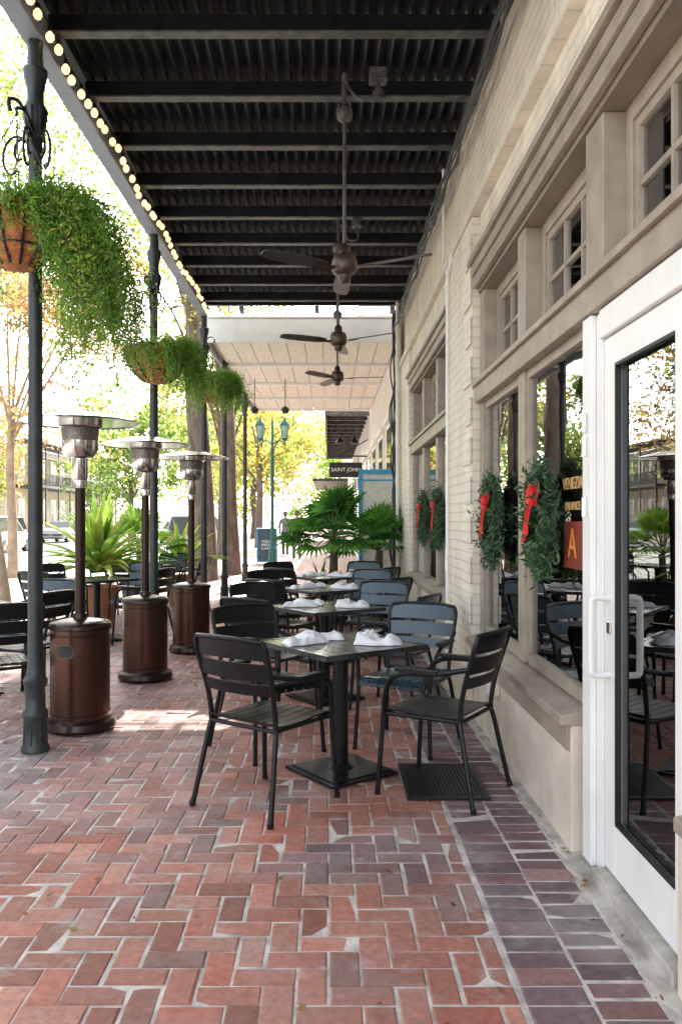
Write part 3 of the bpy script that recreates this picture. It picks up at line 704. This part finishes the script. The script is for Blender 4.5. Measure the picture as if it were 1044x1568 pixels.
# ------------------------------------------------------------ plants
def fan_palm(x,y,z0,n,Rl,fl,seed,pot=m_potd,potr=.28,poth=.5,colr=((.10,.28,.04),(.15,.36,.06),(.06,.18,.04))):
    random.seed(seed); G=grp('potted_fan_palm',(x,y,0))
    M().lathe([(.001,0),(potr*.75,0),(potr,poth*.92),(potr*1.08,poth),(potr*.95,poth),(potr*.9,poth*.9),(.001,poth*.9)],n=24).obj('pot',pot,G,smooth=True)
    M().tube([(0,0,poth*.85),(0.02,0,z0)],[.07,.05],8).obj('trunk',m_bark,G)
    L=M(); Pm=M()
    for i in range(n):
        a=i*2.4+R(-.3,.3); el=R(-.1,1.45); Ln=Rl*R(.7,1.1)
        d=Vector((math.cos(a)*math.cos(el),math.sin(a)*math.cos(el),math.sin(el)))
        o=Vector((0,0,z0)); e=o+d*Ln+Vector((0,0,-.08*Ln)); mid=o+d*Ln*.5+Vector((0,0,.05))
        Pm.tube([o,mid,e],[.012,.009,.007],5,2)
        side=d.cross(Vector((0,0,1))); side=side.normalized() if side.length>.05 else Vector((1,0,0))
        up=side.cross(d).normalized(); fw=(d*.95-Vector((0,0,.12))).normalized()
        c0=random.choice(colr)
        nn=20
        for k in range(nn):
            t=(k/(nn-1)*2-1)*1.75; dir=(fw*math.cos(t)+side*math.sin(t)).normalized(); l=fl*(1-.25*abs(t)/2)*R(.88,1.05)
            w=dir.cross(up).normalized()*l*.075
            dr=Vector((0,0,-1))
            p1=e+dir*l*.55+up*.03; p2=e+dir*l+dr*l*.14
            f=R(.75,1.3); c=tuple(v*f for v in c0)
            L.add([e,p1-w+up*.01,p1-up*.012,p1+w+up*.01,p2],[(0,1,2),(0,2,3),(1,4,2),(2,4,3)],c)
    L.obj('fronds',m_fern,G); Pm.obj('petioles',m_stem,G)
fan_palm(.06,11.6,1.15,34,.52,.45,5,colr=((.13,.34,.05),(.18,.42,.07),(.07,.2,.04))); fan_palm(.72,11.9,1.0,20,.5,.4,6)
fan_palm(-3.0,12.9,.9,14,.6,.45,8,colr=((.24,.40,.06),(.15,.3,.05)))
def strap_plant(x,y,z0,n,Ln,w,seed,cols,pot=m_terra,potr=.2,poth=.35,name='potted_strap_plant',el=(.3,1.4)):
    random.seed(seed); G=grp(name,(x,y,0))
    if pot: M().lathe([(.001,0),(potr*.75,0),(potr,poth*.92),(potr*1.08,poth),(potr*.95,poth),(potr*.9,poth*.9),(.001,poth*.9)],n=20).obj('pot',pot,G,smooth=True)
    L=M()
    for i in range(n):
        a=R(0,6.283); e=R(*el); l=Ln*R(.6,1.1); v=Vector((math.cos(a)*math.cos(e),math.sin(a)*math.cos(e),math.sin(e))); s=Vector((-math.sin(a),math.cos(a),0)); p=Vector((0,0,z0)); c0=random.choice(cols); f=R(.7,1.3); c=tuple(q*f for q in c0); vs=[];fs=[]
        for k in range(8):
            t=k/7; ww=w*math.sin(math.pi*(.12+.88*t)**.8)*.5+.001; vs+=[p-s*ww,p+Vector((0,0,-ww*.4)),p+s*ww]; p=p+v*l/7; v=(v+Vector((0,0,-.16))).normalized()
        for k in range(7):
            for j in range(2): fs.append((k*3+j,k*3+j+1,k*3+4+j,k*3+3+j))
        L.add(vs,fs,c)
    L.obj('leaves',m_fern,G)
yg=((.38,.50,.07),(.28,.44,.07),(.48,.54,.12),(.18,.33,.05))
strap_plant(-3.1,11.0,.75,110,1.15,.13,1,yg,potr=.28,poth=.55)
strap_plant(-2.5,13.8,.6,56,1.0,.08,2,yg,potr=.26,poth=.5)
strap_plant(-3.6,8.3,.25,60,.6,.05,3,yg,potr=.25,poth=.25)
strap_plant(-3.7,7.6,.25,60,.55,.05,4,yg,potr=.25,poth=.25)
strap_plant(-.1,11.2,.5,60,.45,.035,7,((.08,.2,.04),(.14,.3,.05),(.3,.28,.08)),potr=.22,poth=.4)
strap_plant(.5,11.3,.5,70,.45,.035,9,((.24,.34,.05),(.14,.3,.05),(.34,.34,.08)),potr=.22,poth=.4)
random.seed(31)
# ------------------------------------------------------------ trees
YEL=[(.62,.53,.13),(.54,.53,.14),(.38,.46,.10),(.50,.52,.14)]
GRN=[(.22,.36,.08),(.30,.44,.10),(.40,.50,.12),(.52,.56,.16)]
RUS=[(.62,.42,.18),(.56,.46,.15),(.42,.45,.13),(.64,.34,.16)]
def tree(x,y,r,h,cz,cr,nclump,nleaf,lsize,cols,mt=m_bark,lean=(0,0),seed=0,name='street_tree',ch=None,limbs=9,cw=.45,lr=1.0):
    random.seed(seed); np.random.seed(seed+1); T=grp(name,(x,y,0)); ch=ch or cr*.8
    top=Vector((lean[0],lean[1],h)); w=M()
    tp=[Vector((0,0,-.02)),Vector((lean[0]*.2+R(-.05,.05),lean[1]*.2,h*.33)),Vector((lean[0]*.6+R(-.1,.1),lean[1]*.6,h*.66)),top]
    w.tube([Vector((0,0,-.15))]+[Vector((0,0,.15))]+tp[1:],[r*1.5,r*1.05,r*.9,r*.8,r*.65],10,4)
    cc=Vector((lean[0]*1.2,lean[1]*1.2,cz)); ends=[]
    for k in range(limbs):
        a=k*2.4+R(-.4,.4); q=R(.35,.95); e=cc+Vector((cr*q*math.cos(a),cr*q*math.sin(a),ch*R(-.5,.9)))
        st=tp[2].lerp(top,R(0,1)); md=st.lerp(e,.5)+Vector((R(-.2,.2),R(-.2,.2),R(.1,.5))); w.tube([st,md,e],[r*.34*lr,r*.18*lr,r*.04],6,4)
        ends.append(e)
        for j in range(4):
            s2=md.lerp(e,R(0,.8)); e2=s2+Vector((random.gauss(0,1),random.gauss(0,1),random.gauss(0.2,.7)))*cr*.35; w.tube([s2,s2.lerp(e2,.5)+Vector((0,0,.1)),e2],[r*.11*lr,r*.06*lr,r*.015],4,2); ends.append(e2)
    w.obj('trunk_and_limbs',mt,T,smooth=True)
    P_=[];Cs=[]
    for k in range(nclump):
        if random.random()<.6: c=random.choice(ends)+Vector((random.gauss(0,.25),random.gauss(0,.25),random.gauss(0,.25)))*cr*.3
        else:
            d=Vector((random.gauss(0,1),random.gauss(0,1),random.gauss(0,1))).normalized()*R(.55,1.05); c=cc+Vector((d.x*cr,d.y*cr,d.z*ch))
        m_=int(nleaf*R(.4,1.5)); s=cw*R(.5,1.2); base=np.array(random.choice(cols))*R(.55,1.15)
        p=np.random.normal(size=(m_,3))*np.array([s,s,s*.6])+np.array(c); P_.append(p)
        Cs.append(np.minimum(base[None,:]*np.random.uniform(.6,1.35,(m_,1)),.85))
    P_=np.concatenate(P_);Cs=np.concatenate(Cs)
    quads(P_,np.random.uniform(.6,1.2,len(P_))*lsize,Cs,'foliage',m_leaf,T,aspect=.5)
tree(-4.75,12,.10,5.0,6.8,2.9,130,70,.055,GRN,m_bark2,lean=(-.75,-.6),seed=3,cw=.4,ch=2.8)
tree(-2.95,19.5,.30,7.0,8.6,3.4,60,80,.085,YEL,m_bark,seed=4,lean=(-.3,.3),lr=.5)
tree(-2.55,21.5,.24,6.0,8.2,2.6,30,70,.08,YEL,m_bark,seed=14,lean=(-.3,.5),lr=.5)
tree(-3.9,30,.2,4.6,6.6,3.2,60,80,.11,YEL,m_bark,seed=5)
tree(-3.6,42,.2,4.6,6.6,4,60,80,.15,YEL,m_bark,seed=6)
tree(-8.5,22,.14,4.5,6.2,3.8,110,80,.085,RUS,m_bark2,seed=7)
tree(-10.5,17,.14,4.5,7.2,3.8,100,80,.08,GRN,m_bark2,seed=27)
tree(-20,30,.25,4,6,4.5,90,80,.15,GRN,m_bark,seed=8,cw=.7)
tree(-21,42,.25,4,6,5,80,80,.19,RUS,m_bark,seed=9,cw=.8)
tree(-14,58,.25,4,6.5,5,80,80,.22,GRN,m_bark,seed=10,cw=.8)
tree(-22,20,.2,4,6,3.5,60,70,.12,GRN,m_bark,seed=13,cw=.6)
tree(-6,66,.3,5,7,6,80,80,.25,YEL,m_bark,seed=15,cw=.9)
tree(-21,6,.2,4,6.5,4,50,70,.14,YEL,m_bark,seed=18,cw=.6)
tree(-10,85,.3,5,7,8,80,80,.35,YEL,m_bark,seed=16,cw=1.3)
tree(1.5,100,.3,5,7,8,80,80,.35,GRN,m_bark,seed=17,cw=1.3)
# ------------------------------------------------------------ opposite buildings
m_rb=mat_brick('red_brick',(.30,.13,.10),(.26,.12,.09),(.36,.31,.27),bump=.3)
def facade(name,x,y0,y1,h,mt,floors,gallery=False):
    F=grp(name); bx('walls',x-10,x,y0,y1,-.1,h,mt,F); bx('cornice',x-.1,x+.35,y0-.1,y1+.1,h-.4,h+.2,m_white,F,.03)
    g_=M();fr=M()
    for fl in range(floors):
        z=1.0+fl*3.7; y=y0+1
        while y<y1-1.6:
            fr.box(x,x+.06,y-.12,y+1.22,z-.15,z+2.15); g_.box(x+.05,x+.075,y,y+1.1,z,z+2.0); fr.box(x+.074,x+.09,y,y+1.1,z+.97,z+1.03); fr.box(x+.075,x+.091,y+.52,y+.58,z,z+2)
            y+=2.5
    fr.obj('window_frames',m_white,F); g_.obj('window_glass',m_dg,F)
    if gallery:
        q=M(); q.box(x+.02,x+2.4,y0,y1,3.9,4.1); q.box(x+2.35,x+2.4,y0,y1,4.98,5.05)
        y=y0
        while y<y1:
            q.box(x+2.3,x+2.4,y,y+.1,-.1,7.3); y+=3
        y=y0
        while y<y1: q.box(x+2.36,x+2.39,y,y+.03,4.1,5); y+=.16
        q.box(x+.02,x+2.6,y0,y1,7.3,7.45); q.obj('gallery',m_iron,F)
facade('brick_building',-24.5,-25,12,6.5,m_rb,1,False); facade('stucco_building',-24.5,18.5,36,7.4,m_stucco,2,True)
facade('brick_building',-24.5,36.5,60,7.5,m_rb,2,False); facade('stucco_building',-24.5,61,95,7,m_stucco,2,True)
EB=grp('row_building'); bx('walls',1.3,12,45.5,80,0,7.5,m_wb,EB)
for y in range(47,78,3): bx('window_frame',1.27,1.3,y,y+1.2,1,3,m_white,EB); bx('window_pane',1.262,1.268,y+.1,y+1.1,1.1,2.9,m_dg,EB)
bx('awning_deck',-.9,1.3,46,60,3.6,3.75,m_iron,EB)
# ------------------------------------------------------------ cars
def car(x,y,rz,col,suv=True,name='parked_car'):
    C_=grp(name,(x,y,-.13),rz); pm=mat('car_paint_%d'%random.randint(0,9999),col,.25,var=.03,spec=.6)
    h=1.72 if suv else 1.45
    st=[(-2.3,.45,.75,.72),(-2.22,.32,.95,.84),(-1.9,.25,1.02,.9),(-1.0,.22,1.03,.92),(.6,.22,1.02,.92),(1.2,.22,.98,.91),(1.9,.25,.9,.88),(2.2,.32,.78,.80),(2.3,.42,.62,.68)]
    q=M(); vs=[];fs=[]
    for X,zl,zt,hw in st:
        vs+=[(X,-hw*.92,zl),(X,-hw,zl+.15),(X,-hw*.99,zt-.15),(X,-hw*.9,zt),(X,hw*.9,zt),(X,hw*.99,zt-.15),(X,hw,zl+.15),(X,hw*.92,zl)]
    n=8
    for i in range(len(st)-1):
        for j in range(n): fs.append((i*n+j,i*n+(j+1)%n,i*n+n+(j+1)%n,i*n+n+j))
    fs+=[tuple(range(n))[::-1],tuple(len(vs)-n+j for j in range(n))]
    q.add(vs,fs); q.obj('body',pm,C_,smooth=True)
    a=(-2.05 if suv else -1.7)
    def gh(z0,z1,s0,s1,x0,x1,x2,x3): return [(x0,-s0,z0),(x1,-s0,z0),(x1,s0,z0),(x0,s0,z0),(x2,-s1,z1),(x3,-s1,z1),(x3,s1,z1),(x2,s1,z1)]
    F6=[(0,3,2,1),(4,5,6,7),(0,1,5,4),(1,2,6,5),(2,3,7,6),(3,0,4,7)]
    M().add(gh(1.0,h-.05,.84,.70,a,1.05,a+.3,.35),F6).obj('glasshouse',m_dg,C_)
    M().add(gh(h-.06,h,.71,.66,a+.28,.36,a+.35,.28),F6).obj('roof',pm,C_,bevel=.02)
    q=M()
    for s in(-1,1):
        for (b0,t0) in ((a,a+.3),(-.75,-.7),(1.05,.35),(.1,.05)): q.tube([(b0,s*.845,1.0),(t0,s*.705,h-.05)],.028,5)
    q.obj('pillars',pm,C_)
    q=M();r_=M()
    for X in(-1.4,1.4):
        for s in(-1,1):
            mt_=Matrix.Translation((X,s*.8,.34))@Matrix.Rotation(math.pi/2,4,'X')
            t=M().lathe([(.001,-.11),(.30,-.11),(.34,-.08),(.34,.08),(.30,.11),(.001,.11)],n=20).xf(mt_); q.add(t.v,t.f); t=M().lathe([(.001,-.115),(.2,-.115),(.2,.115),(.001,.115)],n=12).xf(mt_); r_.add(t.v,t.f)
    q.obj('tyres',m_wire,C_); r_.obj('rims',m_steel,C_)
    q=M()
    for s in(-.62,.62): q.box(2.2,2.29,s-.16,s+.16,.62,.74)
    q.obj('headlamps',m_cloth,C_); q=M()
    for s in(-.72,.72): q.box(-2.29,-2.2,s-.1,s+.1,.75,.92)
    q.obj('tail_lamps',m_red,C_)
car(-15.6,38.5,math.pi/2,(.75,.75,.76)); car(-18.6,46,-math.pi/2,(.12,.12,.13)); car(-18.6,57,-math.pi/2,(.45,.46,.48),False); car(-9.5,52,-math.pi/2,(.2,.22,.26),False)
car(-18.7,28,-math.pi/2,(.6,.6,.6),False); car(-18.7,10,-math.pi/2,(.1,.14,.2)); car(-5.3,33,math.pi/2,(.35,.37,.4)); car(-18.7,18,-math.pi/2,(.7,.7,.7))
# ------------------------------------------------------------ street lamp, boards
SLm=grp('street_lamp',(-1.55,22.5,0))
q=M(); q.lathe([(.001,0),(.16,0),(.16,.1),(.12,.15),(.1,.6),(.12,.64),(.07,.7),(.055,1),(.045,3.3),(.06,3.35),(.04,3.4),(.03,4.1),(.001,4.3)],n=14)
for s in(-1,1): 
    q.tube([(0,0,3.5),(s*.2,0,3.62),(s*.34,0,3.5),(s*.34,0,3.62)],.018,6,3); q.lathe([(.03,3.6),(.09,3.66),(.09,3.68)],(s*.34,0,0),8); q.lathe([(.15,4.02),(.13,4.08),(.05,4.16),(.02,4.25),(.001,4.28)],(s*.34,0,0),8)
    for k in range(4): a=k*math.pi/2+.78; q.tube([(s*.34+.09*math.cos(a),.09*math.sin(a),3.66),(s*.34+.14*math.cos(a),.14*math.sin(a),4.04)],.01,4)
q.obj('post',m_teal,SLm,smooth=True)
q=M()
for s in(-1,1): q.lathe([(.001,3.68),(.08,3.68),(.125,4.02),(.001,4.02)],(s*.34,0,0),8)
q.obj('lantern_glass',mat('frosted_glass',(.3,.42,.40),.3),SLm)
CBd=grp('chalkboard_sign',(-2.0,26.5,0),.1); m_chk=mat('chalkboard',(.05,.09,.12),.8,var=.3)
for s in(-1,1):
    Rm=Matrix.Rotation(s*.2,4,'X'); q=M().box(-.3,.3,-.012,.012,.1,1.15).xf(Matrix.Translation((0,s*.21,0))@Rm); q.obj('panel',m_chk,CBd)
    q=M()
    for a in((-.33,-.3,.0,1.18),(.3,.33,.0,1.18)): q.box(a[0],a[1],-.02,.02,a[2],a[3])
    q.box(-.3,.3,-.02,.02,1.15,1.18).box(-.3,.3,-.02,.02,.07,.1); q.xf(Matrix.Translation((0,s*.21,0))@Rm); q.obj('frame',m_blue,CBd)
text('TODAY\nSPECIAL\nLUNCH',(0,-.36,.62),.11,m_cloth,CBd,(math.pi/2-.2,0,0))
NBd=grp('notice_board',(.78,13.1,0)); q=M()
q.box(-.30,-.24,-.03,.03,0,2.25).box(.24,.30,-.03,.03,0,2.25).box(-.24,.24,-.03,.03,2.17,2.25).box(-.24,.24,-.03,.03,.25,.33).box(-.24,.24,-.02,.02,2.06,2.09); q.obj('frame',m_blue,NBd,bevel=.005)
bx('panel',-.24,.24,-.01,.01,.33,2.17,mat('pale_board',(.62,.60,.52),.6,var=.15),NBd)
# ------------------------------------------------------------ pedestrians
def person(x,y,rz,jacket,pants,step):
    Pn=grp('pedestrian',(x,y,0),rz)
    V=[(0,0,.95),(0,0,1.12),(0,.0,1.32),(0,0,1.45),(0,0,1.53), (-.18,0,1.40),(-.24,-.03,1.15),(-.23,.06,.92),(-.22,.09,.83), (.18,0,1.40),(.24,.03,1.15),(.23,.10,.94),(.22,.13,.85),
       (-.09,0,.9),(-.10,step*.5,.5),(-.10,step*.6,.08),(-.10,step*.6+.14,.04), (.09,0,.9),(.10,-step*.3,.5),(.10,-step,.1),(.10,-step+.14,.045)]
    E=[(0,1),(1,2),(2,3),(3,4),(3,5),(5,6),(6,7),(7,8),(3,9),(9,10),(10,11),(11,12),(0,13),(13,14),(14,15),(15,16),(0,17),(17,18),(18,19),(19,20)]
    Rr=[.15,.14,.165,.08,.055,.075,.055,.04,.035,.075,.055,.04,.035,.105,.07,.05,.045,.105,.07,.05,.045]
    me=bpy.data.meshes.new('body'); me.from_pydata(V,E,[]); o=bpy.data.objects.new('body',me); COL.objects.link(o); o.parent=Pn
    o.modifiers.new('s','SKIN')
    for i,v in enumerate(me.skin_vertices[0].data): v.radius=(Rr[i],Rr[i]*.75 if i<4 else Rr[i]); v.use_root=(i==0)
    sb=o.modifiers.new('u','SUBSURF'); sb.levels=2; sb.render_levels=2
    m,N,L,Bs=nt('clothes'); tc=N.new('ShaderNodeTexCoord'); sp=N.new('ShaderNodeSeparateXYZ'); L.new(tc.outputs['Object'],sp.inputs[0])
    mr=N.new('ShaderNodeMapRange'); mr.inputs[2].default_value=1.8; L.new(sp.outputs['Z'],mr.inputs[0]); cr=N.new('ShaderNodeValToRGB'); cr.color_ramp.interpolation='CONSTANT'
    e=cr.color_ramp.elements; e[0].color=(.02,.02,.02,1); e[1].position=.07; e[1].color=(*pants,1); k=e.new(.52); k.color=(*jacket,1); k=e.new(.835); k.color=(.45,.28,.2,1)
    L.new(mr.outputs[0],cr.inputs[0]); L.new(cr.outputs[0],Bs.inputs['Base Color']); Bs.inputs['Roughness'].default_value=.8; me.materials.append(m)
    skn=mat('skin',(.45,.28,.2),.6)
    q=M(); q.lathe([(.001,-.12),(.05,-.11),(.075,-.05),(.088,.02),(.08,.08),(.05,.115),(.001,.125)],(0,.01,1.64),16)
    q.lathe([(.001,-.02),(.014,0),(.004,.03)],(0,.095,1.63),6)
    for s in(-1,1): q.lathe([(.001,-.03),(.012,0),(.001,.03)],(s*.088,0,1.64),6)
    q.obj('head',skn,Pn,smooth=True)
    M().lathe([(.08,-.06),(.096,.02),(.09,.085),(.055,.125),(.001,.14)],(0,-.012,1.645),16).obj('hair',m_bark,Pn,smooth=True)
person(-1.15,29.5,.1,(.05,.06,.08),(.06,.08,.14),.22); person(-1.75,33,-.1,(.2,.2,.21),(.05,.05,.06),.18)
# ------------------------------------------------------------ camera / light
cam=bpy.data.cameras.new('Camera'); co=bpy.data.objects.new('Camera',cam); COL.objects.link(co)
co.location=(0,0,1.45); co.rotation_euler=(math.pi/2,0,0); cam.sensor_fit='AUTO'; cam.sensor_width=36; cam.lens=28.7; cam.shift_x=.012; cam.shift_y=.007; cam.clip_end=1500; cam.clip_start=.05
S.camera=co
el,az=math.radians(35.5),math.radians(8)
sd=Vector((math.sin(az)*math.cos(el),math.cos(az)*math.cos(el),math.sin(el)))
sun=bpy.data.lights.new('sun','SUN'); sun.energy=14; sun.angle=math.radians(.5); sun.color=(1,.95,.87)
so=bpy.data.objects.new('sun',sun); COL.objects.link(so); so.rotation_euler=(-sd).to_track_quat('-Z','Y').to_euler()
W=bpy.data.worlds.new('World'); S.world=W; W.use_nodes=True; N=W.node_tree.nodes; L=W.node_tree.links
sk=N.new('ShaderNodeTexSky'); sk.sky_type='NISHITA'; sk.sun_disc=False; sk.sun_elevation=el; sk.sun_rotation=az; sk.dust_density=3.0; sk.air_density=1.0; sk.ozone_density=1
hs=N.new('ShaderNodeHueSaturation'); hs.inputs['Saturation'].default_value=.4
L.new(sk.outputs[0],hs.inputs['Color']); L.new(hs.outputs[0],N['Background'].inputs[0]); N['Background'].inputs[1].default_value=.86
S.view_settings.view_transform='Standard'; S.view_settings.look='None'; S.view_settings.exposure=0
